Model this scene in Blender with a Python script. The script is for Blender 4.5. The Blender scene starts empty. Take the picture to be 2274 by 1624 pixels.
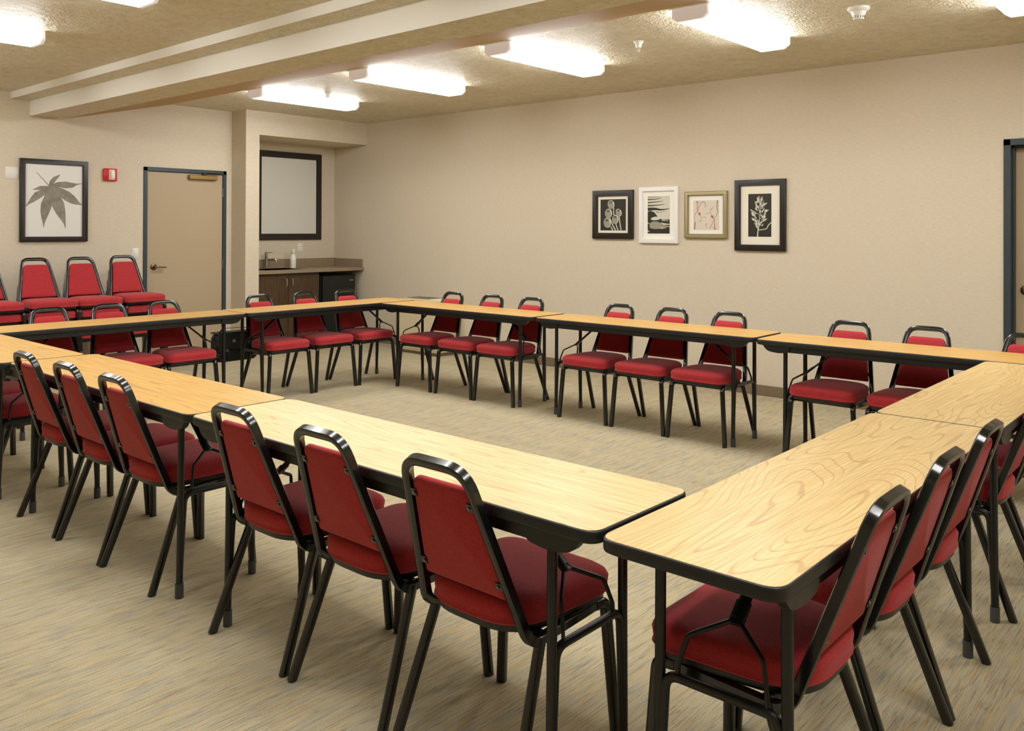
import bpy, math, random
from mathutils import Vector, Matrix
random.seed(7)
S = bpy.context.scene
COL = S.collection
PI = math.pi
CEIL, CEIL2 = 2.766, 2.71
WX, NX, FX, WY = -4.62, -4.987, -4.32, 1.85      # door wall, niche back, niche front, picture wall
EX, SY = 6.3, -7.2                              # unseen walls behind the camera

# ------------------------------------------------------------------ materials
MATS = {}
LAMP = 25.5
def srgb(c):
    return tuple((x / 12.92 if x <= .04045 else ((x + .055) / 1.055) ** 2.4) for x in [v / 255 for v in c]) + (1,)
def mat(name, rgb, rough=.5, metal=0., spec=.5, coat=0., emit=None, estr=0.):
    m = bpy.data.materials.new(name); m.use_nodes = True
    b = m.node_tree.nodes['Principled BSDF']
    b.inputs['Base Color'].default_value = srgb(rgb)
    b.inputs['Roughness'].default_value = rough
    b.inputs['Metallic'].default_value = metal
    b.inputs['Specular IOR Level'].default_value = spec
    b.inputs['Coat Weight'].default_value = coat
    if emit:
        b.inputs['Emission Color'].default_value = srgb(emit); b.inputs['Emission Strength'].default_value = estr
    MATS[name] = m
    return m
class N:
    """small node-graph helper"""
    def __init__(s, m): s.m = m; s.t = m.node_tree; s.b = s.t.nodes['Principled BSDF']
    def new(s, ty, **k):
        n = s.t.nodes.new(ty)
        for a, v in k.items(): setattr(n, a, v)
        return n
    def link(s, a, b): s.t.links.new(a, b)
    def coord(s, kind='Object', scale=(1, 1, 1), rnd=0., rot=(0, 0, 0)):
        tc = s.new('ShaderNodeTexCoord'); mp = s.new('ShaderNodeMapping')
        mp.inputs['Scale'].default_value = scale; mp.inputs['Rotation'].default_value = rot
        s.link(tc.outputs[kind], mp.inputs['Vector'])
        if rnd:
            oi = s.new('ShaderNodeObjectInfo'); mu = s.new('ShaderNodeMath', operation='MULTIPLY'); mu.inputs[1].default_value = rnd
            s.link(oi.outputs['Random'], mu.inputs[0]); cb = s.new('ShaderNodeCombineXYZ')
            s.link(mu.outputs[0], cb.inputs[0]); s.link(mu.outputs[0], cb.inputs[1]); s.link(mu.outputs[0], cb.inputs[2])
            s.link(cb.outputs[0], mp.inputs['Location'])
        return mp.outputs[0]
    def noise(s, vec, scale=1., detail=2., rough=.5, dist=0.):
        n = s.new('ShaderNodeTexNoise'); n.inputs['Scale'].default_value = scale
        n.inputs['Detail'].default_value = detail; n.inputs['Roughness'].default_value = rough; n.inputs['Distortion'].default_value = dist
        s.link(vec, n.inputs['Vector']); return n.outputs[0]
    def ramp(s, fac, stops):
        r = s.new('ShaderNodeValToRGB'); e = r.color_ramp.elements
        while len(e) > 1: e.remove(e[-1])
        e[0].position = stops[0][0]; e[0].color = stops[0][1]
        for p, c in stops[1:]:
            x = e.new(p); x.color = c
        s.link(fac, r.inputs[0]); return r.outputs[0]
    def mix(s, fac, a, b, mode='MIX'):
        n = s.new('ShaderNodeMix', data_type='RGBA', blend_type=mode)
        for i, v in ((0, fac), (6, a), (7, b)):
            if isinstance(v, (int, float, tuple)): n.inputs[i].default_value = v
            else: s.link(v, n.inputs[i])
        return n.outputs[2]
    def math(s, op, a, b=0., c=None):
        n = s.new('ShaderNodeMath', operation=op)
        for i, v in enumerate((a, b) if c is None else (a, b, c)):
            if isinstance(v, (int, float)): n.inputs[i].default_value = v
            else: s.link(v, n.inputs[i])
        return n.outputs[0]
    def bump(s, h, strength=.3, dist=.01):
        n = s.new('ShaderNodeBump'); n.inputs['Strength'].default_value = strength; n.inputs['Distance'].default_value = dist
        s.link(h, n.inputs['Height']); s.link(n.outputs[0], s.b.inputs['Normal'])
    def color(s, c): s.link(c, s.b.inputs['Base Color'])

def build_materials():
    # wallpaper: beige with a faint horizontal weave
    for nm, c1, c2 in (('wallpaper', (215, 204, 182), (205, 193, 170)),):
        m = mat(nm, c1, .62, spec=.3); g = N(m)
        v = g.coord('Object', (9, 9, 90)); w = g.noise(v, 3., 3., .6)
        g.color(g.ramp(w, [(.35, srgb(c2)), (.65, srgb(c1))])); g.bump(w, .25, .002)
    m = mat('ochre_slope', (168, 136, 78), .6, spec=.3); m = mat('riser_lit', (247, 245, 236), .6, spec=.3)  # risers lighter than the walls: lamp light on them put into the colour
    m = mat('ceiling_texture', (228, 214, 182), .5, spec=.45); g = N(m)
    v = g.coord('Object'); a = g.noise(v, 15., 4., .65, .6); b = g.noise(v, 60., 2., .5)
    h = g.math('ADD', g.math('MULTIPLY', a, 1.), g.math('MULTIPLY', b, .5))
    g.color(g.ramp(a, [(.35, srgb((208, 199, 172))), (.65, srgb((226, 218, 194)))]))
    g.bump(h, 1., .03)
    # carpet: fine lines running front to back, gold / grey-blue / brown yarns
    m = mat('carpet', (180, 160, 120), .95, spec=.1); g = N(m)
    v1 = g.coord('Object', (95, 2.4, 1)); v2 = g.coord('Object', (170, 4.5, 1)); v3 = g.coord('Object', (34, 6, 1)); vf = g.coord('Object', (1, 1, 1))
    n1 = g.noise(v1, 1., 2., .6); n2 = g.noise(v2, 1., 2., .5); n3 = g.noise(v3, 1., 2., .5); nf = g.noise(vf, 250., 3., .65)
    c = g.ramp(n2, [(.30, srgb((176, 170, 152))), (.43, srgb((196, 185, 154))), (.54, srgb((207, 193, 158))), (.66, srgb((204, 180, 130))), (.78, srgb((190, 172, 138)))])
    c = g.mix(g.ramp(n3, [(.50, (0, 0, 0, 1)), (.74, (.55, .55, .55, 1))]), c, srgb((166, 168, 160)))
    c = g.mix(g.ramp(n1, [(.455, (0, 0, 0, 1)), (.49, (.62, .62, .62, 1)), (.525, (0, 0, 0, 1))]), c, srgb((132, 118, 98)))
    c = g.mix(.55, c, g.ramp(nf, [(.3, (.42, .42, .42, 1)), (.68, (1., 1., 1., 1))]), 'MULTIPLY')
    g.color(c); g.bump(g.math('ADD', nf, n1), .5, .004)
    # oak-look laminate
    for nm, ys, freq, amp, tn in (('oak_cathedral', 4.6, 150., .5, ((193, 160, 98), (211, 183, 122), (221, 196, 138))), ('oak_straight', 11.0, 70., .5, ((190, 144, 74), (209, 167, 93), (218, 181, 111))), ('oak_pale', 12.0, 70., .45, ((198, 172, 114), (214, 192, 136), (223, 204, 150)))):
        m = mat(nm, (226, 190, 128), .38, spec=.42); g = N(m)
        v = g.coord('Object', (.8, ys, 1), rnd=23.); base = g.noise(v, 1.1, 1., .4, .25)
        k = g.math('SINE', g.math('MULTIPLY', base, freq))
        line = g.ramp(k, [(.0, (0, 0, 0, 1)), (.80, (.0, .0, .0, 1)), (.99, (1, 1, 1, 1))])
        vf = g.coord('Object', (5, 210, 1), rnd=11.); fine = g.noise(vf, 1., 3., .6)
        vb = g.coord('Object', (.8, 16, 1), rnd=5.); band = g.noise(vb, 1., 2., .5)
        c = g.ramp(fine, [(.32, srgb(tn[0])), (.5, srgb(tn[1])), (.7, srgb(tn[2]))])
        c = g.mix(g.math('MULTIPLY', line, amp), c, srgb((164, 114, 64)))
        c = g.mix(g.math('MULTIPLY', g.ramp(band, [(.45, (0, 0, 0, 1)), (.75, (1, 1, 1, 1))]), .3), c, srgb((198, 150, 92)))
        g.color(c)
    # woven red upholstery
    m = mat('red_fabric', (160, 36, 44), .85, spec=.25); g = N(m)
    v = g.coord('Object'); n = g.noise(v, 520., 2., .6); n2 = g.noise(v, 60., 2., .5)
    c = g.ramp(n, [(.3, srgb((144, 33, 37))), (.55, srgb((180, 50, 53))), (.8, srgb((208, 90, 86)))])
    c = g.mix(.25, c, g.ramp(n2, [(.3, srgb((142, 30, 40))), (.7, srgb((180, 48, 58)))])); g.color(c)
    g.bump(n, .35, .0015)
    g.b.inputs['Sheen Weight'].default_value = .12
    mat('black_tube', (10, 13, 13), .2, spec=.6, coat=.2)
    mat('black_frame', (15, 17, 16), .3, spec=.5)
    m = mat('black_metal', (17, 21, 21), .38, spec=.5)
    mat('edge_vinyl', (22, 24, 24), .45)
    mat('grey_cap', (70, 72, 74), .6)
    mat('screw_steel', (120, 120, 116), .35, metal=.8)
    m = mat('table_underside', (60, 50, 40), .8)
    mat('door_paint', (177, 159, 130), .5, spec=.35)
    mat('door_frame_paint', (50, 62, 66), .4)
    mat('bronze', (112, 88, 58), .35, metal=.85)
    mat('closer_brass', (150, 122, 70), .4, metal=.5)
    mat('rubber_base', (125, 107, 84), .6)
    mat('white_plastic', (226, 224, 214), .4)
    mat('unit_beige', (205, 193, 158), .35)
    mat('unit_slot', (120, 110, 90), .6)
    mat('alarm_red', (196, 34, 26), .35)
    mat('strobe_clear', (235, 235, 230), .1, spec=.7)
    mat('frame_dark', (30, 24, 20), .4)
    mat('frame_white', (236, 234, 230), .45)
    mat('frame_champagne', (166, 152, 112), .4, metal=.25)
    mat('frame_lip', (70, 62, 44), .5)
    mat('mat_board', (232, 227, 208), .8)
    mat('mat_white', (238, 236, 224), .8)
    mat('photo_black', (38, 38, 26), .35)
    mat('photo_grey', (148, 146, 128), .4)
    mat('photo_dark_grey', (94, 92, 76), .4)
    mat('photo_light', (206, 204, 186), .4)
    mat('photo_paper', (212, 208, 190), .4)
    mat('photo_blush', (214, 204, 186), .5)
    mat('photo_rust', (178, 98, 66), .5)
    mat('photo_brown', (128, 96, 70), .5)
    mat('whiteboard', (214, 213, 203), .3)
    m = mat('leaf_ink', (112, 104, 86), .45); g = N(m)
    v = g.coord('Object'); n = g.noise(v, 14., 3., .6)
    g.color(g.ramp(n, [(.3, srgb((112, 106, 94))), (.7, srgb((146, 140, 124)))]))
    m = mat('leaf_paper', (226, 225, 216), .35)
    mat('laminate_counter', (142, 125, 100), .35)
    m = mat('walnut', (84, 58, 34), .45); g = N(m)
    v = g.coord('Object', (30, 30, 2)); n = g.noise(v, 2., 3., .6)
    g.color(g.ramp(n, [(.3, srgb((54, 37, 20))), (.7, srgb((84, 60, 35)))]))
    mat('chrome', (200, 200, 196), .12, metal=1.)
    mat('nickel', (190, 182, 160), .3, metal=.9)
    mat('fridge_black', (18, 20, 19), .35)
    mat('bottle_white', (238, 238, 226), .35)
    mat('bottle_green', (208, 218, 190), .4)
    mat('bag_nylon', (16, 18, 18), .7)
    mat('bag_flap', (28, 30, 31), .65)
    mat('badge_grey', (150, 135, 125), .5)
    mat('fixture_white_glow', (252, 250, 252), .45, emit=(222, 214, 218), estr=.32)  # faint glow added to brighten the opaque end caps and base
    m = mat('lens_glow', (255, 255, 255), .4, emit=(252, 253, 255), estr=LAMP)

build_materials()

# ------------------------------------------------------------------ mesh helpers
class MB:
    def __init__(s): s.v = []; s.f = []; s.m = []; s.mats = []
    def mi(s, name):
        if name not in s.mats: s.mats.append(name)
        return s.mats.index(name)
    def add(s, verts, faces, m):
        o = len(s.v); k = s.mi(m); s.v += [tuple(p) for p in verts]
        for f in faces: s.f.append([i + o for i in f]); s.m.append(k)
    def box(s, a, b, m, bev=0.):
        x0, y0, z0 = [min(a[i], b[i]) for i in range(3)]; x1, y1, z1 = [max(a[i], b[i]) for i in range(3)]
        if bev <= 0:
            s.add([(x, y, z) for x in (x0, x1) for y in (y0, y1) for z in (z0, z1)],
                  [(0, 1, 3, 2), (4, 6, 7, 5), (0, 4, 5, 1), (2, 3, 7, 6), (0, 2, 6, 4), (1, 5, 7, 3)], m)
        else:
            bev = min(bev, (x1 - x0) * .49, (y1 - y0) * .49, (z1 - z0) * .49)
            o = [(x0, y0), (x1, y0), (x1, y1), (x0, y1)]
            def ch(d):
                r = []
                for (x, y), (sx, sy) in zip(o, ((1, 1), (-1, 1), (-1, -1), (1, -1))):
                    p = (x + sx * (bev + d), y + sy * d); q = (x + sx * d, y + sy * (bev + d))
                    r += [q, p] if sx * sy > 0 else [p, q]
                return r
            s.rings([[(x, y, z) for x, y in ch(d)] for z, d in ((z0, bev), (z0 + bev, 0), (z1 - bev, 0), (z1, bev))], m)
    def rings(s, rs, m, caps=True, closed=True):
        n = len(rs[0]); o = []
        for r in rs: o += r
        f = []
        for i in range(len(rs) - 1):
            for j in range(n if closed else n - 1):
                k = (j + 1) % n
                f.append((i * n + j, i * n + k, (i + 1) * n + k, (i + 1) * n + j))
        if caps:
            f.append(tuple(range(n - 1, -1, -1))); f.append(tuple((len(rs) - 1) * n + j for j in range(n)))
        s.add(o, f, m)
    def sweep(s, pts, prof, m, up=(0, 0, 1), caps=True, scales=None):
        P = [Vector(p) for p in pts]; n = len(P)
        T = []
        for i in range(n):
            a = (P[i] - P[i - 1]).normalized() if i else None
            b = (P[i + 1] - P[i]).normalized() if i < n - 1 else None
            t = a if b is None else b if a is None else (a + b)
            T.append(t.normalized())
        u = Vector(up); u = (u - T[0] * u.dot(T[0]))
        if u.length < 1e-5: u = Vector((1, 0, 0)) - T[0] * T[0].x
        u.normalize(); rs = []
        for i in range(n):
            if i:
                q = T[i - 1].rotation_difference(T[i]); u = q @ u; u = (u - T[i] * u.dot(T[i])).normalized()
            w = T[i].cross(u); k = 1. if scales is None else scales[i]
            if 0 < i < n - 1:
                c = max(.5, (P[i] - P[i - 1]).normalized().dot(T[i]))
            rs.append([tuple(P[i] + w * (a * k) + u * (b * k)) for a, b in prof])
        s.rings(rs, m, caps)
    def lathe(s, prof, m, c=(0, 0, 0), axis='z', n=20):
        rs = []
        for r, h in prof:
            ring = []
            for i in range(n):
                a = 2 * PI * i / n; x, y = r * math.cos(a), r * math.sin(a)
                p = {'z': (x, y, h), 'x': (h, x, y), 'y': (y, h, x)}[axis]
                ring.append((c[0] + p[0], c[1] + p[1], c[2] + p[2]))
            rs.append(ring)
        s.rings(rs, m)
    def slab(s, outline, z0, z1, m, r=.0, insets=None):
        """outline in xy; levels of (z, inset) if insets given"""
        lv = insets or [(z0, 0), (z1, 0)]
        cx = sum(p[0] for p in outline) / len(outline); cy = sum(p[1] for p in outline) / len(outline)
        ex = max(abs(p[0] - cx) for p in outline); ey = max(abs(p[1] - cy) for p in outline)
        s.rings([[(cx + (x - cx) * (1 - d / ex), cy + (y - cy) * (1 - d / ey), z) for x, y in outline] for z, d in lv], m)
    def poly(s, pts, m): s.add(pts, [tuple(range(len(pts)))], m)
    def xform(s, M, i0=0):
        for i in range(i0, len(s.v)): s.v[i] = tuple(M @ Vector(s.v[i]))
    def build(s, name, parent=None, angle=40, loc=None):
        me = bpy.data.meshes.new(name); me.from_pydata(s.v, [], s.f)
        for k in s.mats: me.materials.append(MATS[k])
        for p, k in zip(me.polygons, s.m): p.material_index = k; p.use_smooth = len(p.vertices) < 7
        import bmesh
        bm = bmesh.new(); bm.from_mesh(me); bmesh.ops.recalc_face_normals(bm, faces=bm.faces); bm.to_mesh(me); bm.free()
        me.set_sharp_from_angle(angle=math.radians(angle))
        o = bpy.data.objects.new(name, me); COL.objects.link(o)
        if parent is not None: o.parent = parent
        if loc: o.location = loc
        return o

def circle(r, n=10): return [(r * math.cos(2 * PI * i / n + PI / n), r * math.sin(2 * PI * i / n + PI / n)) for i in range(n)]
def rrect(w, h, r, n=3):
    o = []
    for cx, cy, a0 in ((w / 2 - r, h / 2 - r, 0), (-w / 2 + r, h / 2 - r, 90), (-w / 2 + r, -h / 2 + r, 180), (w / 2 - r, -h / 2 + r, 270)):
        for i in range(n + 1):
            a = math.radians(a0 + 90 * i / n); o.append((cx + r * math.cos(a), cy + r * math.sin(a)))
    return o
def fillet(pts, radii, n=6):
    P = [Vector(p) for p in pts]; out = [P[0]]
    for i in range(1, len(P) - 1):
        r = radii[i - 1] if isinstance(radii, (list, tuple)) else radii
        a = (P[i - 1] - P[i]).normalized(); b = (P[i + 1] - P[i]).normalized()
        th = a.angle(b); d = min(r / math.tan(th / 2), (P[i - 1] - P[i]).length * .49, (P[i + 1] - P[i]).length * .49)
        p0 = P[i] + a * d; p1 = P[i] + b * d
        for k in range(n + 1):
            t = k / n; out.append(p0 * (1 - t) ** 2 + P[i] * 2 * t * (1 - t) + p1 * t * t)
    out.append(P[-1]); return out
def rpoly(pts, radii, n=6):
    """closed 2D polygon with rounded corners"""
    out = []; m = len(pts)
    for i in range(m):
        p = Vector(pts[i]); a = (Vector(pts[i - 1]) - p); b = (Vector(pts[(i + 1) % m]) - p)
        r = radii[i] if isinstance(radii, (list, tuple)) else radii
        da = min(r, a.length * .49); db = min(r, b.length * .49)
        p0 = p + a.normalized() * da; p1 = p + b.normalized() * db
        for k in range(n + 1):
            t = k / n; q = p0 * (1 - t) ** 2 + p * 2 * t * (1 - t) + p1 * t * t; out.append((q.x, q.y))
    return out

def tag(o, label, cat, group=None):
    o['label'] = label; o['category'] = cat
    if group: o['group'] = group
    return o
def empty(name, loc=(0, 0, 0), rz=0.):
    o = bpy.data.objects.new(name, None); COL.objects.link(o); o.empty_display_size = .1
    o.location = loc; o.rotation_euler = (0, 0, rz); return o
def struct(mb, name, parent=None):
    o = mb.build(name, parent)
    if parent is None: o['kind'] = 'structure'
    return o
def dup(root, loc, rz):
    r = root.copy(); COL.objects.link(r); r.location = loc; r.rotation_euler = (0, 0, rz)
    for ch in list(root.children):
        c = ch.copy(); COL.objects.link(c); c.parent = r
        for g in list(ch.children):
            d = g.copy(); COL.objects.link(d); d.parent = c
    return r

# ------------------------------------------------------------------ room
def room():
    b = MB(); b.box((WX - .5, SY - .1, -.1), (EX + .1, WY + .3, 0), 'carpet'); struct(b, 'floor')
    b = MB(); b.box((WX - .5, -1.0, CEIL), (EX + .1, WY + .3, CEIL + .12), 'ceiling_texture')
    b.box((WX - .5, SY - .1, CEIL2), (EX + .1, -2.2, CEIL2 + .15), 'ceiling_texture')
    struct(b, 'ceiling')
    # stepped beam with a sloped far side
    b = MB(); x0, x1 = WX, EX
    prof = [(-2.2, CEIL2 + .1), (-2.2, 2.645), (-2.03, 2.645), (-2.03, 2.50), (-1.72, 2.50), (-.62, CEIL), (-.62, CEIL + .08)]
    ms = ['riser_lit', 'ceiling_texture', 'riser_lit', 'ceiling_texture', 'ochre_slope', 'ceiling_texture']  # sloped far side coloured a darker ochre than the ceiling
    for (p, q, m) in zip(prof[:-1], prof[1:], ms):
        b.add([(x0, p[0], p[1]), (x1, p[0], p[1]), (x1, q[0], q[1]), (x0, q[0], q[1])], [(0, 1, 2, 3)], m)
    for x in (x0, x1): b.poly([(x, y, z) for y, z in prof], 'ceiling_texture')
    b.poly([(x0, -2.2, CEIL2 + .1), (x1, -2.2, CEIL2 + .1), (x1, -.62, CEIL + .08), (x0, -.62, CEIL + .08)], 'ceiling_texture')
    struct(b, 'trim_1')
    # door wall (x = WX) with the opening, column, niche
    W = 'wallpaper'; T = CEIL + .1
    b = MB()
    D0, D1, DZ = -.912, .052, 2.075
    b.box((WX - .15, SY - .1, 0), (WX, D0, T), W); b.box((WX - .15, D0, DZ), (WX, D1, T), W)
    b.box((WX - .15, D1, 0), (WX, .12, T), W)
    struct(b, 'wall_back'); b = MB(); b.box((NX, .12, 0), (FX, .293, T), W); struct(b, 'wall_niche_side'); b = MB()
    b.box((NX, .293, 2.495), (FX, WY, T), W); struct(b, 'wall_niche_header'); b = MB()
    b.box((NX - .12, .0, 0), (NX, WY, T), W); struct(b, 'wall_niche_back')
    b = MB(); R0, R1, RZ = 2.862, 3.92, 2.085
    b.box((NX - .1, WY, 0), (R0, WY + .16, T), W); b.box((R1, WY, 0), (EX + .1, WY + .16, T), W)
    b.box((R0, WY, RZ), (R1, WY + .16, T), W); struct(b, 'wall_right')
    b = MB(); b.box((EX, SY, 0), (EX + .12, WY, T), W); struct(b, 'wall_far_side')
    b = MB(); b.box((WX, SY - .12, 0), (EX, SY, T), W); struct(b, 'wall_front')
    # baseboards
    def bb(name, a, c):
        b = MB(); b.box(a, c, 'rubber_base', .002); struct(b, name)
    bb('baseboard_right', (FX + .02, WY - .008, 0), (R0 - .0, WY, .09))
    bb('baseboard_right_end', (R1, WY - .008, 0), (EX, WY, .09))
    b = MB(); b.box((WX, SY, 0), (WX + .008, D0, .09), 'rubber_base'); b.box((WX, D1, 0), (WX + .008, .12, .09), 'rubber_base')
    b.box((WX, .112, 0), (FX + .008, .12, .09), 'rubber_base'); b.box((FX, .112, 0), (FX + .008, .293, .09), 'rubber_base')
    struct(b, 'baseboard_back')
    bb('baseboard_far_side', (EX - .008, SY, 0), (EX, WY, .09)); bb('baseboard_front', (WX, SY, 0), (EX, SY + .008, .09))
    # door 1 (closed, in the door wall)
    d = empty('door_1', (WX, (D0 + D1) / 2, 0)); d['kind'] = 'structure'
    ox, oy = WX, (D0 + D1) / 2
    def loc(mb): mb.xform(Matrix.Translation((-ox, -oy, 0))); return mb
    b = MB(); f = .042
    b.box((WX - .12, D0, 0), (WX + .012, D0 + f, DZ), 'door_frame_paint', .003); b.box((WX - .12, D1 - f, 0), (WX + .012, D1, DZ), 'door_frame_paint', .003)
    b.box((WX - .12, D0, DZ - f), (WX + .012, D1, DZ + .002), 'door_frame_paint', .003); loc(b).build('door_frame', d)
    b = MB(); b.box((WX - .05, D0 + f + .002, .01), (WX - .006, D1 - f - .002, DZ - f - .003), 'door_paint', .002); loc(b).build('door_leaf', d)
    b = MB(); yh, zh = D0 + f + .075, 1.01; xf = WX - .006
    b.lathe([(.035, 0), (.035, .008), (.03, .012), (.012, .014), (.011, .05)], 'bronze', (xf, yh, zh), 'x', 18)
    b.sweep(fillet([(xf + .045, yh - .005, zh), (xf + .05, yh + .04, zh), (xf + .046, yh + .12, zh - .006)], .02), rrect(.018, .013, .005), 'bronze')
    loc(b).build('door_handle', d)
    b = MB(); b.box((xf, -.41, 1.965), (xf + .05, -.075, 2.015), 'closer_brass', .006)
    b.box((xf + .02, -.25, 2.015), (xf + .045, -.21, 2.045), 'black_metal'); b.sweep([(xf + .03, -.23, 2.04), (xf + .05, -.02, 2.045)], rrect(.02, .006, .002), 'black_metal')
    loc(b).build('door_closer', d)
    for z in (.25, 1.02, 1.83):
        b = MB(); b.lathe([(.006, z - .05), (.006, z + .05)], 'screw_steel', (WX + .002, D1 - f, 0), 'z', 8); loc(b).build('hinge', d)
    # door 2 (picture wall, far right of the photo)
    d = empty('door_2', ((R0 + R1) / 2, WY, 0)); d['kind'] = 'structure'; ox, oy = (R0 + R1) / 2, WY
    b = MB(); f = .045
    for a, c in (((R0, -.012, 0), (R0 + f, .15, RZ)), ((R1 - f, -.012, 0), (R1, .15, RZ)), ((R0, -.012, RZ - f), (R1, .15, RZ + .002)),
                 ((R0 + f, .05, 0), (R0 + f + .014, .15, RZ - f)), ((R1 - f - .014, .05, 0), (R1 - f, .15, RZ - f)), ((R0 + f, .05, RZ - f - .014), (R1 - f, .15, RZ - f))):
        b.box((a[0], WY + a[1], a[2]), (c[0], WY + c[1], c[2]), 'door_frame_paint', .002)
    loc(b).build('door_frame', d)
    b = MB(); b.box((R0 + f + .014, WY + .09, .01), (R1 - f - .014, WY + .135, RZ - f - .014), 'door_paint', .002); loc(b).build('door_leaf', d)
    b = MB(); xh, yf = R0 + .125, WY + .09
    b.lathe([(.036, 0), (.036, -.008), (.03, -.014), (.012, -.016), (.011, -.05)], 'bronze', (xh, yf, 1.0), 'y', 18)
    b.sweep(fillet([(xh - .005, yf - .045, 1.0), (xh + .04, yf - .05, 1.0), (xh + .12, yf - .046, .994)], .02), rrect(.018, .013, .005), 'bronze')
    loc(b).build('door_handle', d)
room()

# ------------------------------------------------------------------ ceiling fittings
def make_light():
    t = empty('ceiling_light'); L, w = 1.16, .24
    sec = [(-w / 2, -.010), (-w / 2, -.054), (-w / 2 + .035, -.078), (w / 2 - .035, -.078), (w / 2, -.054), (w / 2, -.010)]
    b = MB(); b.box((-w / 2 + .01, -L / 2, -.012), (w / 2 - .01, L / 2, 0), 'fixture_white_glow'); b.build('base', t)
    b = MB(); b.rings([[(x, y, z) for x, z in sec] for y in (-L / 2 + .012, L / 2 - .012)], 'lens_glow'); b.build('diffuser', t)
    for s in (-1, 1):
        b = MB(); sec2 = [(x * 1.02, z * 1.03 if z < -.02 else 0.) for x, z in sec]
        b.rings([[(x * k, s * y, z) for x, z in sec2] for y, k in ((L / 2 - .014, 1), (L / 2 + .004, 1), (L / 2 + .010, .95))], 'fixture_white_glow'); b.build('end_cap', t)
    return t
lt = make_light()
LIGHTS = [(-3.02, 0, CEIL, 'long ceiling light above the niche, smallest and farthest of the lit row'),
          (-1.45, 0, CEIL, 'long ceiling light, second from the sink niche in the far row'),
          (.13, 0, CEIL, 'long ceiling light, third from the sink niche, beside a sprinkler head'),
          (1.69, 0, CEIL, 'long ceiling light between the big sprinkler head and the smoke detector'),
          (3.24, .02, CEIL, 'ceiling light cut off by the top right corner of the photo'),
          (4.82, 0, CEIL, 'ceiling light of the far row beyond the right edge of the photo'),
          (-1.81, -3.555, CEIL2, 'ceiling light cut off by the left edge, before the beam'),
          (-3.4, -3.555, CEIL2, 'ceiling light of the near row beside the door wall, out of the photo'),
          (-.25, -3.555, CEIL2, 'ceiling light of the near row above the left table row, out of the photo'),
          (1.31, -3.555, CEIL2, 'ceiling light of the near row over the near left table, out of the photo'),
          (2.87, -3.555, CEIL2, 'ceiling light of the near row over the near right table, out of the photo'),
          (4.43, -3.555, CEIL2, 'ceiling light of the near row right of the camera, out of the photo')]
for i, (x, y, z, lb) in enumerate(LIGHTS):
    o = lt if i == 0 else dup(lt, (0, 0, 0), 0)
    o.location = (x, y, z); tag(o, lb, 'ceiling light', 'surface mounted ceiling lights')

t = tag(empty('smoke_detector', (2.445, .1, CEIL)), 'white round smoke detector on the ceiling at the upper right', 'smoke detector')
b = MB(); b.lathe([(.062, 0), (.064, -.012), (.055, -.02), (.046, -.026)], 'white_plastic', n=28); b.build('base', t)
b = MB(); b.lathe([(.046, -.022), (.036, -.045), (.033, -.066), (.028, -.072)], 'white_plastic', n=28); b.build('sensor_head', t)
b = MB()
for i in range(14):
    a = 2 * PI * i / 14
    for z in (-.054, -.062): b.box((.031 * math.cos(a) - .004, .031 * math.sin(a) - .004, z - .002), (.0335 * math.cos(a) + .003, .0335 * math.sin(a) + .003, z + .002), 'black_metal')
b.build('vent_slots', t)
def sprinkler(x, y, lb):
    t = tag(empty('sprinkler_head', (x, y, CEIL)), lb, 'sprinkler', 'ceiling sprinkler heads')
    b = MB(); b.lathe([(.036, 0), (.036, -.004), (.022, -.018), (.019, -.045), (.013, -.047)], 'white_plastic'); b.build('escutcheon', t)
    b = MB()
    for s in (-1, 1): b.sweep(fillet([(s * .006, 0, -.045), (s * .013, 0, -.06), (s * .003, 0, -.076)], .006), circle(.0018, 6), 'white_plastic')
    b.lathe([(.014, -.077), (.014, -.079)], 'white_plastic', n=12); b.build('deflector', t)
    b = MB(); b.lathe([(.002, -.048), (.003, -.06), (.002, -.074)], 'strobe_clear', n=8); b.build('glass_bulb', t)
sprinkler(.935, .03, 'white sprinkler head between the two nearest ceiling lights')
sprinkler(-2.66, 0., 'small sprinkler head in front of the farthest ceiling light')

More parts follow.
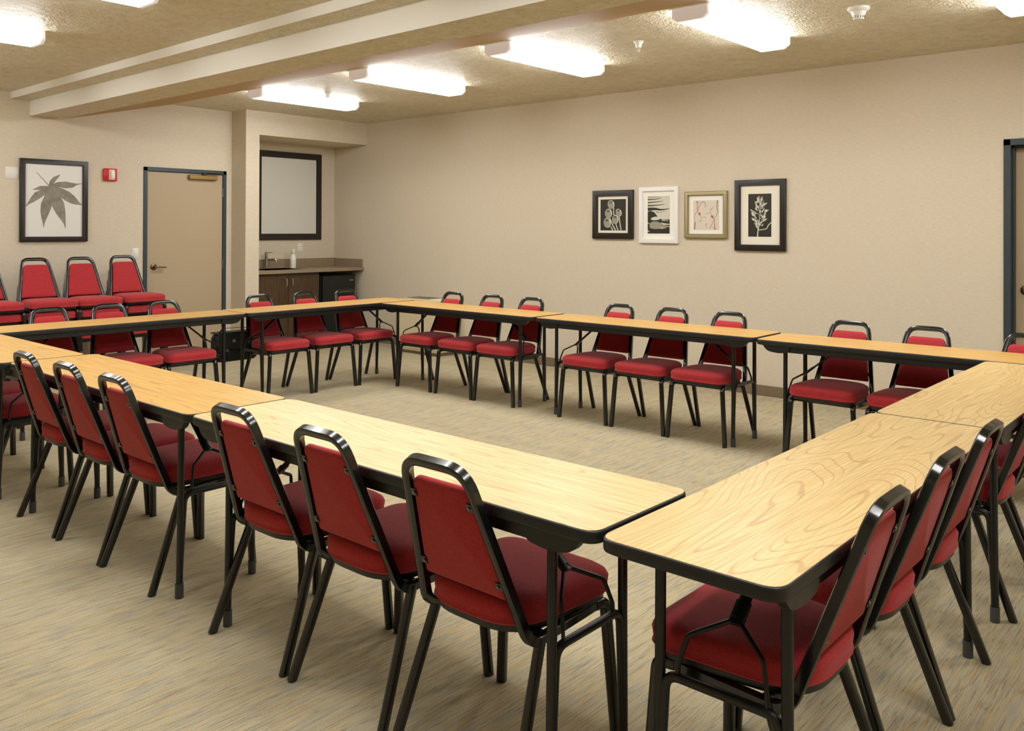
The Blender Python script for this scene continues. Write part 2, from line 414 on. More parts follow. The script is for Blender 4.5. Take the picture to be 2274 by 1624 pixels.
# ------------------------------------------------------------------ chair
def lerp(a, b, t): return a + (b - a) * t
def make_chair():
    t = empty('banquet_chair')
    tube = [(.0140, .0070), (.0105, .0125), (-.0105, .0125), (-.0140, .0070), (-.0140, -.0070), (-.0105, -.0125), (.0105, -.0125), (.0140, -.0070)]
    rail = (.184, -.165, .376); low = (.188, .118, .366); top = (.110, .276, .8260)
    pts = [rail, low, top, (-top[0],) + top[1:], (-low[0],) + low[1:], (-rail[0],) + rail[1:]]
    b = MB(); b.sweep(fillet(pts, [.06, .070, .070, .06], 7), tube, 'black_tube', up=(1, 0, 0))
    b.build('back_frame', t, 50)
    for s in (-1, 1):
        b = MB(); b.sweep(fillet([(s * .184, -.165, .376), (s * .189, -.212, .376), (s * .217, -.229, .0)], .05), rrect(.029, .029, .008, 2), 'black_tube', up=(1, 0, 0)); b.build('leg', t, 50)
    for s in (-1, 1):
        b = MB(); b.sweep([(s * .190, .075, .372), (s * .217, .214, .0)], rrect(.028, .024, .007, 2), 'black_tube', up=(1, 0, 0)); b.build('leg', t, 50)
    out = rpoly([(-.213, -.248), (.213, -.248), (.183, .165), (-.183, .165)], [.085, .085, .14, .14], 8)
    b = MB(); b.slab(out, 0, 0, 'black_frame', insets=[(.384, .022), (.386, .012), (.402, .010), (.404, .02)])
    b.box((-.19, -.175, .364), (.19, -.150, .386), 'black_frame', .003); b.box((-.185, .055, .362), (.185, .08, .386), 'black_frame', .003)
    b.build('seat_frame', t, 50)
    b = MB(); b.slab(out, 0, 0, 'red_fabric', insets=[(.403, .014), (.405, .006), (.412, .0), (.421, .0035), (.428, .0025), (.448, .0), (.460, .006), (.470, .022), (.4755, .05), (.479, .10), (.480, .15)])
    b.build('seat', t, 55)
    # back pad in the plane of the uprights
    d = Vector((0, top[1] - low[1], top[2] - low[2])).normalized(); n = Vector((0, -d.z, d.y))
    o = Vector((0, low[1], low[2]))
    def P(x, sz, dn): return tuple(o + d * sz + n * dn + Vector((x, 0, 0)))
    z0, z1 = .118, .430
    ol = rpoly([(-.153, z0), (.153, z0), (.103, z1), (-.103, z1)], [.010, .010, .03, .03], 4)
    b = MB(); i0 = 0
    b.slab(ol, 0, 0, 'red_fabric', insets=[(-.010, .014), (-.006, .004), (-.002, .0), (.008, .0), (.013, .005), (.0165, .018), (.018, .04)])
    for i in range(len(b.v)):
        x, sz, dn = b.v[i]; b.v[i] = P(x, sz, dn + .004)
    b.build('backrest', t, 55)
    for s in (-1, 1):
        for sz in (.165, .385):
            tt = sz / .4943; xx = lerp(low[0], top[0], tt) * s
            b = MB(); b.add([P(xx + a * s, sz + c, e) for a in (-.004, -.034) for c in (-.011, .011) for e in (-.0095, -.0035)],
                            [(0, 1, 3, 2), (4, 6, 7, 5), (0, 4, 5, 1), (2, 3, 7, 6), (0, 2, 6, 4), (1, 5, 7, 3)], 'black_tube')
            c = P(xx - s * .026, sz, -.008); q = P(xx - s * .026, sz, -.0125)
            b.sweep([c, q], circle(.005, 8), 'screw_steel', up=(1, 0, 0)); b.build('bracket', t, 50)
    return t
chair0 = make_chair(); used = []
def chair(x, y, rz, lb, group, z=0.):
    if not used: o = chair0; used.append(1); o.location = (x, y, z); o.rotation_euler = (0, 0, rz)
    else: o = dup(chair0, (x, y, z), rz)
    return tag(o, lb, 'chair', group)
ORD = ['first', 'second', 'third', 'fourth', 'fifth', 'sixth', 'seventh', 'eighth', 'ninth']
def J(a=.018): return random.uniform(-a, a)
for i, x in enumerate([-1.400, -.905, -.443, .470, .946, 1.410, 2.262, 2.728, 3.272]):
    chair(x, .243 if i < 3 else .228 if i < 6 else .215, J(.01), 'red padded chair with its back to the four pictures wall, %s from the sink corner' % ORD[i], 'chairs on the picture wall side')
for i, y in enumerate([.030, -.445, -.922, -1.800, -2.235, -2.675]):
    chair(-2.137, y, PI / 2 + J(.01), 'red padded chair with its back to the brown door, %s from the sink corner' % ORD[i], 'chairs on the door side')
for i, (x, a) in enumerate([(2.690, 0), (2.200, 0), (1.720, 0), (.833, 0), (.372, 0), (-.105, 0), (-.928, 0), (-1.385, 0)]):
    chair(x, -3.360 if i < 6 else -3.402, PI + a, 'red chair seen from behind in the left foreground row, %s from the near corner' % ORD[i], 'chairs in the left foreground row')
for i, (y, a) in enumerate([(-3.142, 0), (-2.663, -.01), (-2.203, 0), (-1.370, 0), (-.89, 0)]):
    chair(3.377, y, -PI / 2 + a, 'red chair seen from behind at the right edge, %s counted from the camera' % ORD[i], 'chairs in the right foreground row')
SN = ['the stack beside the brown door', 'the second stack from the brown door', 'the third stack from the brown door', 'the stack at the left edge']
for k, (y, dz) in enumerate([(-1.275, .008), (-1.690, 0), (-2.095, 0), (-2.545, 0)]):
    for n in range(4):
        chair(-4.095 + .026 * n, y, PI / 2 + (.03 if k == 0 else J(.012)), 'red stacked chair, %s in %s' % (['bottom one', 'second from below', 'second from top', 'topmost'][n], SN[k]), 'chairs stacked against the door wall', z=.1015 * n + (dz if n else 0))

# ------------------------------------------------------------------ folding tables
def table(cx, cy, L, rz, wood, lb, w=.438):
    t = tag(empty('folding_table', (cx, cy, 0), rz), lb, 'table', 'oak laminate folding tables set in a rectangle')
    out = rpoly([(-L / 2, -w / 2), (L / 2, -w / 2), (L / 2, w / 2), (-L / 2, w / 2)], .046, 7)
    b = MB(); b.slab(out, 0, 0, wood, insets=[(.7335, .0035), (.7372, .0035)]); b.build('tabletop', t, 30)
    b = MB(); b.slab(out, 0, 0, 'edge_vinyl', insets=[(.7045, .006), (.7075, .001), (.712, 0), (.731, 0), (.7345, .0012), (.7362, .0036)]); b.build('edge_band', t, 50)
    for s in (-1, 1):
        b = MB(); b.box((-L / 2 + .13, s * (w / 2 - .022), .668), (L / 2 - .13, s * (w / 2 - .034), .706), 'black_metal', .002); b.build('apron', t)
    for sx in (-1, 1):
        xl = sx * (L / 2 - .172)
        for s in (-1, 1):
            # corner bracket plate with rounded lower edge
            b = MB(); pr = rpoly([(.045, .706), (.075, .668), (.150, .660), (.215, .669), (.222, .706)], [.0, .03, .02, .02, 0], 4)
            ys = (s * (w / 2 - .012), s * (w / 2 - .036))
            b.rings([[(sx * (L / 2 - a), y, z) for a, z in pr] for y in ys], 'black_metal'); b.build('corner_bracket', t)
            b = MB(); b.sweep([(xl, s * .153, .70), (xl, s * .154, .40), (xl, s * .158, .055), (xl, s * .158, .004)], circle(.0132, 12), 'black_metal', up=(1, 0, 0))
            lg = b.build('leg', t, 50)
            b = MB(); b.sweep([(xl, s * .158, .055), (xl, s * .158, .0)], circle(.0162, 12), 'grey_cap', up=(1, 0, 0)); b.build('foot_cap', lg, 50)
        b = MB(); b.sweep(fillet([(xl, .156, .10), (xl, .139, .395), (xl, -.139, .395), (xl, -.156, .10)], .04), circle(.0118, 10), 'black_metal', up=(1, 0, 0)); b.build('crossbar', t, 50)
        b = MB()
        xi = lambda a: sx * (L / 2 - a)
        b.sweep([(xi(.255), 0, .535), (xi(.457), 0, .700)], rrect(.030, .008, .002, 1), 'black_metal', up=(sx, 0, 1))
        b.sweep([(xi(.242), 0, .525), (xi(.287), 0, .562)], rrect(.036, .012, .002, 1), 'black_metal', up=(sx, 0, 1))
        for s in (-1, 1):
            b.sweep(fillet([(xi(.255), s * .006, .538), (xi(.245), s * .014, .528), (xi(.192), s * .092, .490), (xi(.174), s * .108, .425), (xi(.172), s * .108, .392)], .02, 4), circle(.0052 if s < 0 else .0062, 8), 'black_metal', up=(0, 0, 1))
        b.build('folding_brace', t, 50)
    return t
TL = 1.829
# picture-wall row
table(-.945, .229, 1.824, 0, 'oak_straight', 'oak folding table on the picture wall side, at the corner by the niche')
table(.9145, .217, 1.824, 0, 'oak_straight', 'oak folding table below the four pictures, middle of its row of three')
table(2.775, .163, 1.83, 0, 'oak_straight', 'oak folding table by the right-hand door, last of the picture wall row')
# door-side row
table(-2.114, -.424, 1.828, PI / 2, 'oak_straight', 'oak folding table in front of the sink niche')
table(-2.112, -2.258, 1.826, PI / 2, 'oak_straight', 'oak folding table in front of the brown door and stacked chairs')
# near left row
table(-1.432, -3.392, 1.822, 0, 'oak_straight', 'oak folding table at the left edge, far end of the left foreground row')
table(.402, -3.350, 1.824, 0, 'oak_straight', 'oak folding table in the middle of the left foreground row')
table(2.231, -3.350, 1.824, 0, 'oak_pale', 'pale oak folding table in the foreground with three red chairs seen from behind')
# near right row
table(3.374, -2.693, 1.78, PI / 2, 'oak_cathedral', 'oak folding table nearest the camera at the right with swirling grain', .43)
table(3.381, -.937, 1.722, PI / 2, 'oak_cathedral', 'oak folding table at the right edge behind the nearest table', .43)

# ------------------------------------------------------------------ things on the walls
def picture(name, lb, M, w, h, ind, fr, frm, depth=.025, matm=None, photo=None, paint=None, group=None, lip=False):
    """M maps (x right, y up, z out) at the picture centre into the room"""
    t = empty(name); t.matrix_world = M; tag(t, lb, 'picture', group)
    b = MB(); W, H = w / 2, h / 2
    prof = [(0, 0), (0, depth), (.004, depth + .002), (fr - .004, depth + .002), (fr, depth - .006), (fr, .004)]
    rs = []
    for d, z in prof:
        rs.append([(-W + d, -H + d, z), (W - d, -H + d, z), (W - d, H - d, z), (-W + d, H - d, z)])
    b.rings(rs, frm, caps=False); b.add(rs[0], [(3, 2, 1, 0)], frm)
    if lip:
        for d, z in ((.004, depth + .0025), (fr - .007, depth + .0025)):
            q = [(-W + d, -H + d, z), (W - d, -H + d, z), (W - d, H - d, z), (-W + d, H - d, z)]
            e = .003; q2 = [(-W + d + e, -H + d + e, z), (W - d - e, -H + d + e, z), (W - d - e, H - d - e, z), (-W + d + e, H - d - e, z)]
            b.rings([q, q2], 'frame_lip', caps=False)
    b.build('frame', t, 30)
    if matm:
        b = MB(); b.box((-W + fr - .002, -H + fr - .002, .004), (W - fr + .002, H - fr + .002, .009), matm); b.build('mat_board', t)
    x0, y0, x1, y1 = ind
    b = MB(); b.box((x0, y0, .005), (x1, y1, .0105), photo)
    if paint: paint(b, x0, y0, x1, y1, .0112)
    b.build('print', t, 30)
    return t
def mapper(px0, py0, px1, py1, x0, y0, x1, y1, z):
    return lambda u, v, k=0: (x0 + (u - px0) / (px1 - px0) * (x1 - x0), y1 - (v - py0) / (py1 - py0) * (y1 - y0), z + k * .00025)
def ribbon(b, f, pts, w0, w1, m, k=0):
    """tapered stroke through picture points"""
    P = [Vector(f(u, v, k)) for u, v in pts]
    Q = []
    for i in range(len(P) - 1):
        for s in range(4):
            t = s / 4; p0 = P[max(i - 1, 0)]; p1 = P[i]; p2 = P[i + 1]; p3 = P[min(i + 2, len(P) - 1)]
            Q.append(.5 * ((2 * p1) + (p2 - p0) * t + (2 * p0 - 5 * p1 + 4 * p2 - p3) * t * t + (3 * p1 - p0 - 3 * p2 + p3) * t ** 3))
    Q.append(P[-1]); n = len(Q); L = []; R = []
    for i, q in enumerate(Q):
        d = (Q[min(i + 1, n - 1)] - Q[max(i - 1, 0)]); d = Vector((-d.y, d.x, 0)).normalized(); w = (w0 + (w1 - w0) * i / (n - 1)) / 2
        L.append(q + d * w); R.append(q - d * w)
    b.add([tuple(p) for p in L + R], [(i, i + 1, n + i + 1, n + i) for i in range(n - 1)], m)
def blob(b, f, cu, cv, ru, rv, m, k=0, rot=0., n=16):
    c, s = math.cos(rot), math.sin(rot); o = []
    for i in range(n):
        a = 2 * PI * i / n; x, y = ru * math.cos(a), rv * math.sin(a); o.append(f(cu + x * c - y * s, cv + x * s + y * c, k))
    b.poly(o, m)
def lens(b, f, pts, m, k=0):
    """leaflet: list of (u,v,halfwidth) down the midrib"""
    C = [(Vector((u, v)), w) for u, v, w in pts]; n = len(C); A = []; B = []
    for i, (p, w) in enumerate(C):
        d = C[min(i + 1, n - 1)][0] - C[max(i - 1, 0)][0]; d = Vector((-d.y, d.x)).normalized()
        A.append(f(*(p + d * w), k)); B.append(f(*(p - d * w), k))
    b.add(A + B, [(i, i + 1, n + i + 1, n + i) for i in range(n - 1)], m)

def on_right(x, z): return Matrix.Translation((x, WY, z)) @ Matrix(((1, 0, 0, 0), (0, 0, -1, 0), (0, 1, 0, 0), (0, 0, 0, 1)))
def on_back(y, z, x=WX): return Matrix.Translation((x, y, z)) @ Matrix(((0, 0, 1, 0), (1, 0, 0, 0), (0, 1, 0, 0), (0, 0, 0, 1)))

def art_leaf(b, x0, y0, x1, y1, z):
    f = mapper(410, 170, 1340, 1370, x0, y0, x1, y1, z); m = 'leaf_ink'
    lens(b, f, [(840, 560, 50), (800, 700, 80), (745, 850, 88), (725, 950, 74), (712, 1060, 44), (706, 1150, 15), (706, 1225, 2)], m, 1)
    lens(b, f, [(850, 560, 50), (880, 700, 92), (945, 850, 99), (985, 970, 77), (1025, 1080, 40), (1050, 1160, 15), (1062, 1240, 2)], m, 2)
    lens(b, f, [(860, 560, 34), (980, 620, 66), (1090, 690, 82), (1180, 750, 69), (1260, 800, 35), (1335, 830, 3)], m, 3)
    lens(b, f, [(830, 540, 34), (930, 500, 44), (1060, 498, 57), (1170, 500, 42), (1240, 482, 13), (1338, 464, 2)], m, 4)
    lens(b, f, [(810, 560, 38), (835, 460, 40), (880, 400, 34), (930, 360, 17), (968, 325, 2)], m, 5)
    lens(b, f, [(850, 570, 34), (740, 555, 30), (650, 565, 34), (590, 580, 18), (530, 598, 2)], m, 6)
    lens(b, f, [(850, 580, 50), (720, 620, 49), (600, 690, 62), (520, 770, 40), (460, 830, 13), (412, 882, 2)], m, 7)
    ribbon(b, f, [(800, 530), (740, 470), (650, 375), (592, 310)], .008, .004, m, 8)
def art_pods(b, x0, y0, x1, y1, z):
    f = mapper(275, 355, 875, 1095, x0, y0, x1, y1, z)
    for pts in ([(600, 560), (590, 690), (640, 800)], [(500, 800), (560, 950), (640, 1090)], [(520, 1000), (545, 1040), (575, 1090)], [(640, 920), (670, 1020), (700, 1090)], [(720, 740), (740, 930), (768, 1090)]):
        ribbon(b, f, pts, .009, .012, 'photo_light', 1)
    for u, v, ru, rv, r in ((530, 480, 80, 105, -.2), (470, 690, 85, 112, 0), (440, 915, 85, 120, -.1), (632, 835, 78, 112, .1), (710, 675, 68, 95, -.3)):
        blob(b, f, u, v, ru, rv, 'photo_light', 2, r); blob(b, f, u - 10, v + 12, ru * .88, rv * .88, 'photo_grey', 3, r); blob(b, f, u - 8, v - rv * .55, ru * .55, rv * .28, 'photo_dark_grey', 4, r)
def art_water(b, x0, y0, x1, y1, z):
    f = mapper(1410, 290, 1930, 1170, x0, y0, x1, y1, z)
    for pts, w0, w1, m in (([(1410, 305), (1560, 312), (1700, 296)], .012, .003, 'photo_grey'), ([(1410, 365), (1600, 360), (1750, 330)], .014, .003, 'photo_dark_grey'),
                        ([(1410, 440), (1600, 425), (1780, 410)], .014, .003, 'photo_dark_grey'), ([(1410, 512), (1600, 505), (1820, 480)], .018, .003, 'photo_dark_grey'),
                        ([(1410, 600), (1580, 590), (1740, 612), (1925, 585)], .034, .003, 'photo_black'), ([(1600, 660), (1720, 670), (1850, 640)], .010, .002, 'photo_grey')):
        ribbon(b, f, pts, w0, w1, m, 1)
    b.poly([f(1410, 660, 2), f(1490, 630, 2), f(1560, 660, 2), f(1640, 760, 2), f(1760, 850, 2), f(1930, 840, 2), f(1930, 1170, 2), f(1410, 1170, 2)], 'photo_black')
    ribbon(b, f, [(1500, 630), (1580, 665), (1640, 740)], .010, .004, 'photo_light', 3)
    blob(b, f, 1610, 815, 125, 42, 'photo_light', 3, -.1); ribbon(b, f, [(1750, 865), (1840, 868), (1900, 875)], .006, .004, 'photo_light', 3)
    b.poly([f(1450, 1000, 4), f(1470, 920, 4), f(1540, 885, 4), f(1640, 890, 4), f(1760, 940, 4), f(1880, 1000, 4), f(1840, 1050, 4), f(1600, 1065, 4), f(1480, 1050, 4)], 'photo_grey')
    ribbon(b, f, [(1410, 920), (1455, 945)], .010, .004, 'photo_light', 5); ribbon(b, f, [(1720, 935), (1830, 950), (1925, 955)], .018, .008, 'photo_light', 3)
    blob(b, f, 1755, 1045, 32, 13, 'photo_light', 6, .2); ribbon(b, f, [(1410, 1100), (1430, 1120), (1460, 1130)], .012, .003, 'photo_light', 5); ribbon(b, f, [(1870, 1000), (1925, 1015)], .008, .006, 'photo_light', 5)
def art_tendrils(b, x0, y0, x1, y1, z):
    f = mapper(235, 490, 765, 1090, x0, y0, x1, y1, z); R, B_ = 'photo_rust', 'photo_brown'
    for pts, w0, w1, m in (([(315, 500), (320, 600), (325, 700), (370, 765), (400, 840)], .007, .003, R), ([(325, 700), (360, 610), (410, 530), (455, 522), (490, 570), (485, 630)], .004, .005, B_),
                        ([(325, 710), (275, 770), (260, 860), (285, 950)], .004, .002, B_), ([(275, 935), (262, 1080)], .009, .009, B_), ([(345, 950), (390, 880), (430, 840), (470, 830), (505, 855)], .002, .003, B_),
                        ([(735, 495), (722, 640), (740, 740), (670, 870)], .009, .003, B_), ([(680, 1085), (680, 990), (665, 870), (625, 810), (590, 740)], .007, .003, R), ([(665, 870), (625, 970), (565, 1060)], .003, .004, B_),
                        ([(660, 620), (600, 690), (570, 740), (490, 760)], .002, .003, B_), ([(510, 960), (500, 1000), (520, 1050)], .006, .002, B_), ([(330, 530), (360, 520), (390, 512)], .003, .002, R), ([(620, 1030), (680, 1040), (720, 1080)], .002, .003, R)):
        ribbon(b, f, pts, w0, w1, m, 1)
    blob(b, f, 365, 765, 22, 30, R, 2, .4); blob(b, f, 628, 825, 24, 34, R, 2, -.5); blob(b, f, 318, 525, 12, 18, R, 2); blob(b, f, 678, 1065, 14, 18, R, 2)
    for u, v in ((602, 672), (392, 905)): ribbon(b, f, [(u - 14, v), (u, v - 20), (u + 14, v), (u, v + 20), (u - 14, v)], .002, .002, R, 3)
def art_grass(b, x0, y0, x1, y1, z):
    f = mapper(1335, 360, 1795, 1222, x0, y0, x1, y1, z); w = 'photo_light'; r = random.Random(3)
    ribbon(b, f, [(1525, 1220), (1530, 1130), (1545, 1050), (1560, 900), (1580, 700), (1570, 520)], .012, .003, w, 1)
    ribbon(b, f, [(1545, 1090), (1630, 1075), (1700, 1060), (1740, 990), (1795, 935)], .007, .008, w, 1)
    ribbon(b, f, [(1535, 1080), (1500, 970), (1470, 900)], .010, .004, w, 1)
    for i in range(84):
        t = i / 84; v = 455 + t * 590; sp = 22 + 100 * math.sin(min(1, t * 1.2) * PI * .62) * (1 - .7 * max(0, t - .6) / .4); u = 1568 - 14 * t + r.uniform(-sp, sp)
        a = math.atan2(-(70 + r.uniform(0, 40)), (u - 1560) * 1.1 + r.uniform(-20, 20)); l = r.uniform(46, 84)
        lens(b, f, [(u, v, 3), (u + l * .4 * math.cos(a), v + l * .4 * math.sin(a), r.uniform(10, 17)), (u + l * math.cos(a), v + l * math.sin(a), 1)], w if i % 4 else 'photo_grey', 2 + i % 5)
    for u, v in ((1400, 690), (1418, 750), (1430, 790), (1435, 880), (1500, 590), (1720, 700), (1690, 560), (1690, 875), (1655, 810), (1455, 720)):
        lens(b, f, [(u - 25, v - 14, 3), (u, v, 14), (u + 70, v + 40, 3)] if u < 1560 else [(u + 25, v - 20, 2), (u, v, 13), (u - 70, v + 55, 3)], w, 3)
G = 'four framed plant pictures on the long wall'
def rp(name, lb, a, c, i, frw, frm, matm, photo, paint, lip=False):
    (x0, z1), (x1, z0) = a, c; cx, cz = (x0 + x1) / 2, (z0 + z1) / 2
    picture(name, lb, on_right(cx, cz), x1 - x0, z1 - z0, (i[0] - cx, i[3] - cz, i[2] - cx, i[1] - cz), frw, frm, .026, matm, photo, paint, G, lip)
rp('framed_picture', 'small dark-framed picture of pale seed pods on black, leftmost of four', (-.762, 1.812), (-.287, 1.336), (-.674, 1.724, -.375, 1.418), .058, 'frame_dark', 'mat_board', 'photo_black', art_pods)
rp('framed_picture', 'white-framed picture of dark stones in rippling water', (-.217, 1.830), (.206, 1.300), (-.126, 1.743, .112, 1.391), .042, 'frame_white', 'mat_white', 'photo_light', art_water)
rp('framed_picture', 'champagne-framed picture of rust-coloured tendrils', (.275, 1.777), (.700, 1.350), (.359, 1.694, .617, 1.426), .040, 'frame_champagne', 'mat_white', 'photo_blush', art_tendrils, True)
rp('framed_picture', 'largest dark-framed picture, white grass plume on black, rightmost of four', (.773, 1.864), (1.238, 1.247), (.896, 1.740, 1.107, 1.369), .053, 'frame_dark', 'mat_board', 'photo_black', art_grass)
cy, cz = (-2.119 - 1.493) / 2, (2.089 + 1.290) / 2
picture('framed_picture', 'large black-framed picture of a grey maple leaf above the stacked chairs', on_back(cy, cz), .626, .799, (-.265, -.351, .265, .351), .048, 'frame_dark', .03, None, 'leaf_paper', art_leaf)
# framed board in the niche
t = empty('framed_board'); t.matrix_world = on_back((.66 + 1.628) / 2, (1.283 + 2.39) / 2, NX); tag(t, 'large dark-framed blank white board hanging above the sink counter', 'board')
W, H, fr = (1.628 - .66) / 2, (2.39 - 1.283) / 2, .078
b = MB(); rs = [[(-W + d, -H + d, z), (W - d, -H + d, z), (W - d, H - d, z), (-W + d, H - d, z)] for d, z in ((0, 0), (0, .022), (.004, .026), (fr - .004, .022), (fr, .012), (fr, .004))]
b.rings(rs, 'frame_dark', caps=False); b.add(rs[0], [(3, 2, 1, 0)], 'frame_dark'); b.build('frame', t, 30)
b = MB(); b.box((-W + fr - .003, -H + fr - .003, .005), (W - fr + .003, H - fr + .003, .011), 'whiteboard'); b.build('panel', t)

def plate(name, lb, M, w, h, kind):
    t = empty(name); t.matrix_world = M; tag(t, lb, {'switch': 'light switch', 'outlet': 'outlet', 'blank': 'wall plate'}[kind])
    b = MB(); b.box((-w / 2, -h / 2, 0), (w / 2, h / 2, .007), 'white_plastic', .003); b.build('cover_plate', t)
    if kind == 'switch':
        b = MB(); b.box((-.016, -.033, .006), (.016, .033, .010), 'white_plastic', .002); b.build('rocker', t)
    if kind == 'outlet':
        for s in (-1, 1):
            b = MB(); b.box((-.015, s * .021 - .013, .006), (.015, s * .021 + .013, .009), 'white_plastic', .003)
            for q in (-1, 1): b.box((q * .006 - .001, s * .021 - .004, .0088), (q * .006 + .001, s * .021 + .005, .0095), 'black_metal')
            b.build('socket', t)
plate('light_switch', 'white light switch plate beside the brown door frame', on_back(-.997, 1.157), .070, .116, 'switch')
plate('wall_outlet', 'white outlet plate on the niche wall above the counter', on_back(1.315, 1.182, NX), .072, .116, 'outlet')
plate('wall_plate', 'blank white square plate left of the maple leaf picture', on_back(-2.184, 1.943), .118, .116, 'blank')
# fire alarm
t = empty('mounted_fire_alarm'); t.matrix_world = on_back(-1.270, 1.970); tag(t, 'small red fire alarm with a clear strobe, between picture and door', 'fire alarm')
b = MB(); b.box((-.066, -.064, 0), (.066, .064, .035), 'alarm_red', .006); b.build('housing', t)
b = MB(); b.box((-.018, -.052, .034), (.042, .052, .038), 'white_plastic', .002); b.lathe([(.022, -.042), (.026, -.03), (.026, .03), (.022, .042)], 'strobe_clear', (.014, 0, .040), 'y', 14); b.build('strobe_lens', t)

# ------------------------------------------------------------------ niche
t = tag(empty('countertop', (NX, 1.07, .895)), 'grey-brown laminate countertop with upstand in the niche', 'countertop')
def rel(b, o): b.xform(Matrix.Translation((-o[0], -o[1], -o[2]))); return b
o = (NX, 1.07, .895)
b = MB()
sx0, sx1, sy0, sy1 = -4.82, -4.45, .48, .98
x1 = -4.365
for a, c in (((NX, .295), (x1, sy0)), ((NX, sy1), (x1, WY - .001)), ((NX, sy0), (sx0, sy1)), ((sx1, sy0), (x1, sy1))):
    b.box((a[0], a[1], .897), (c[0], c[1], .935), 'laminate_counter')
rel(b, o).build('worktop', t)
b = MB(); b.box((NX, .295, .935), (NX + .02, WY - .001, 1.043), 'laminate_counter'); b.box((NX + .02, WY - .021, .935), (x1 - .02, WY - .001, 1.038), 'laminate_counter'); rel(b, o).build('backsplash', t)
b = MB(); rs = [[(sx0 + d, sy0 + d, z), (sx1 - d, sy0 + d, z), (sx1 - d, sy1 - d, z), (sx0 + d, sy1 - d, z)] for d, z in ((-.012, .937), (0, .937), (.0, .91), (.03, .80), (.15, .79))]
b.rings(rs, 'chrome', caps=False); b.add(rs[-1], [(0, 1, 2, 3)], 'chrome'); rel(b, o).build('sink_basin', t)
# faucet
t = tag(empty('faucet', (-4.875, .745, .935)), 'slim chrome faucet standing on the niche counter', 'faucet')
b = MB(); b.lathe([(.028, 0), (.028, .006), (.021, .012), (.020, .165), (.021, .17)], 'chrome', n=18); b.build('body', t)
b = MB(); b.sweep(fillet([(.012, .012, .105), (.08, .08, .115), (.085, .085, .085)], .02), circle(.013, 10), 'chrome'); b.build('spout', t)
b = MB(); b.lathe([(.019, .17), (.019, .195), (.010, .205)], 'chrome', n=16); b.sweep([(.0, .0, .192), (.055, .055, .198)], circle(.0045, 8), 'chrome'); b.build('lever', t)
# bottle
t = tag(empty('spray_bottle', (-4.60, .97, .9375)), 'white bottle with a pale green cap standing behind the sink edge', 'bottle')
t.location = (-4.78, 1.068, .935)
b = MB(); b.lathe([(.033, 0), (.036, .004), (.036, .125), (.031, .150), (.024, .172), (.024, .176)], 'bottle_white', n=22); b.build('body', t)
b = MB(); b.lathe([(.025, .174), (.028, .178), (.028, .228), (.023, .235)], 'bottle_green', n=18); b.build('cap', t)
b = MB()
for k in range(3): b.lathe([(.0364, .035 + k * .028), (.0364, .040 + k * .028)], 'photo_light', n=22)
b.build('label_band', t)
# cabinet
o = (-4.69, .745, 0)
t = tag(empty('base_cabinet', o), 'dark walnut base cabinet with two doors under the niche counter', 'cabinet')
b = MB(); b.box((NX + .002, .295, .10), (-4.425, 1.192, .896), 'walnut'); b.box((NX + .05, .30, 0), (-4.49, 1.18, .10), 'black_metal'); rel(b, o).build('body', t)
for y0, y1, hy in ((.302, .742, .705), (.748, 1.188, .785)):
    b = MB(); b.box((-4.425, y0, .115), (-4.405, y1, .868), 'walnut', .002); dd = rel(b, o).build('door', t)
    b = MB(); b.sweep(fillet([(-4.405, hy, .855 - .02), (-4.372, hy, .850 - .02), (-4.368, hy, .75), (-4.405, hy, .735)], .02), circle(.006, 8), 'nickel'); rel(b, o).build('handle', dd)
# fridge
o = (-4.68, 1.47, 0)
t = tag(empty('mini_fridge', o), 'small black fridge under the right end of the counter', 'fridge')
b = MB(); b.box((-4.96, 1.225, .02), (-4.425, 1.725, .850), 'fridge_black', .006)
for y in (1.26, 1.69):
    for x in (-4.92, -4.47): b.lathe([(.015, 0), (.015, .025)], 'black_metal', (x, y, 0))
rel(b, o).build('body', t)
b = MB(); b.box((-4.42, 1.227, .03), (-4.372, 1.723, .848), 'fridge_black', .012); dd = rel(b, o).build('door', t)
b = MB()
for i, (y, h) in enumerate(((1.622, .018), (1.634, .012), (1.646, .018), (1.656, .012), (1.666, .016), (1.676, .012))): b.box((-4.373, y, .772), (-4.3705, y + .0065, .772 + h), 'nickel')
rel(b, o).build('badge', dd)

# ------------------------------------------------------------------ wall unit on the picture wall
o = (-2.945, 1.65, 0)
t = tag(empty('wall_heater_unit', o), 'beige floor-standing heating and cooling unit on the picture wall near the niche', 'heater')
b = MB(); b.box((-3.275, 1.475, .03), (-2.62, 1.838, .625), 'unit_beige', .012); b.box((-3.25, 1.50, 0), (-2.64, 1.83, .032), 'unit_slot'); rel(b, o).build('cabinet', t)
b = MB()
for i in range(13): b.box((-3.22 + i * .03, 1.56, .624), (-3.20 + i * .03, 1.77, .629), 'unit_slot')
rel(b, o).build('louver_grille', t)
b = MB(); b.box((-2.80, 1.53, .622), (-2.66, 1.78, .632), 'white_plastic', .003); rel(b, o).build('control_cover', t)
b = MB(); b.box((-3.25, 1.470, .06), (-2.645, 1.476, .50), 'unit_beige', .002); rel(b, o).build('front_panel', t)

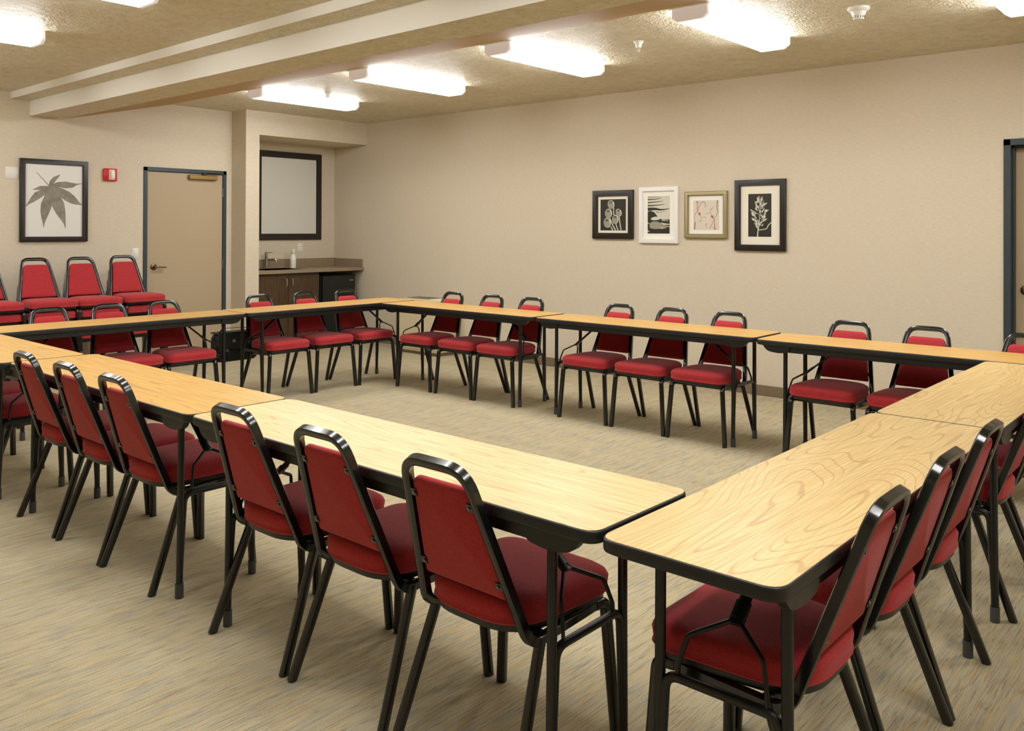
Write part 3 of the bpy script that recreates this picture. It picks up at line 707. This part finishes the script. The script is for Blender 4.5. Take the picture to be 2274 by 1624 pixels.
# ------------------------------------------------------------------ black bag behind the door-side tables
o = (-2.57, -1.06, .255)
t = tag(empty('shoulder_bag', o), 'black shoulder bag with a round grey badge hanging on a chair between the door-side tables', 'bag')
b = MB(); out = rpoly([(-.17, -.075), (.17, -.075), (.17, .075), (-.17, .075)], .04, 5)
b.slab(out, 0, 0, 'bag_nylon', insets=[(0, .045), (.006, .02), (.025, .004), (.10, 0), (.19, .002), (.222, .012), (.232, .03)])
b.xform(Matrix.Rotation(PI / 2, 4, 'Z')); b.build('body', t, 60); t.scale = (1, 1.18, 1.06)
b = MB(); b.slab(rpoly([(-.165, .105), (.165, .105), (.168, .25), (-.168, .25)], .02, 4), 0, 0, 'bag_flap', insets=[(0, 0), (.008, 0), (.012, .006)])
b.v = [(z + .074, x, y) for x, y, z in b.v]; b.box((-.07, -.165, .232), (.082, .165, .245), 'bag_flap', .005); fl = b.build('flap', t)
b = MB(); b.lathe([(.014, 0), (.014, .004), (.011, .006)], 'badge_grey', (.086, -.045, .175), 'x', 18); b.build('badge', fl)
b = MB(); b.slab(rpoly([(-.10, .012), (.13, .012), (.13, .105), (-.10, .105)], .03, 4), 0, 0, 'bag_nylon', insets=[(0, 0), (.018, .002), (.028, .02)])
b.v = [(z + .072, x, y) for x, y, z in b.v]; b.build('front_pocket', t, 60)
b = MB(); b.sweep(fillet([(.0, -.16, .20), (.08, -.13, .285), (.24, -.045, .300), (.268, -.014, .290), (.24, .020, .285), (.08, .11, .262), (.0, .16, .19)], .02), rrect(.018, .004, .001, 1), 'bag_nylon', up=(0, 0, 1))
b.sweep(fillet([(.06, .16, .05), (.08, .20, .08), (.05, .215, .14), (.03, .17, .17)], .03), rrect(.018, .004, .001, 1), 'bag_nylon')
b.sweep(fillet([(.04, -.15, .10), (.05, -.20, .13), (.03, -.205, .19), (.0, -.17, .20)], .03), rrect(.018, .004, .001, 1), 'bag_nylon'); b.build('strap', t)
for y in (-.10, .06):
    b = MB(); b.box((.084, y - .012, .088), (.092, y + .012, .112), 'screw_steel', .002); b.build('buckle', t)

# ------------------------------------------------------------------ camera, world, view
cam = bpy.data.cameras.new('camera'); co = bpy.data.objects.new('camera', cam); COL.objects.link(co)
f, cx, cy, pit, rol, yaw = 1905.302, 1126.5352, 499.3496, -.0054, .0036, .7246
cam.sensor_width = 36.; cam.lens = f / 2274 * 36
cam.shift_x = (1137 - cx) / 2274; cam.shift_y = (cy - 812) / 2274; cam.clip_start = .05
fw = Vector((-math.sin(yaw) * math.cos(pit), math.cos(yaw) * math.cos(pit), -math.sin(pit)))
rt = Vector((math.cos(yaw), math.sin(yaw), 0)); up = rt.cross(fw)
rt2 = rt * math.cos(rol) + up * math.sin(rol); up2 = -rt * math.sin(rol) + up * math.cos(rol)
M = Matrix((rt2, up2, -fw)).transposed().to_4x4(); M.translation = Vector((4.2821, -5.1556, 1.4244))
co.matrix_world = M; S.camera = co
w = bpy.data.worlds.new('world'); S.world = w; w.use_nodes = True
w.node_tree.nodes['Background'].inputs[0].default_value = (.02, .018, .015, 1)
S.view_settings.view_transform = 'Standard'; S.view_settings.look = 'None'; S.view_settings.gamma = 1.
S.view_settings.use_curve_mapping = False; S.view_settings.exposure = 0.
S.cycles.max_bounces = 8; S.cycles.diffuse_bounces = 5; S.cycles.glossy_bounces = 4; S.cycles.caustics_reflective = False
S.cycles.use_denoising = True; S.cycles.sample_clamp_indirect = 6.
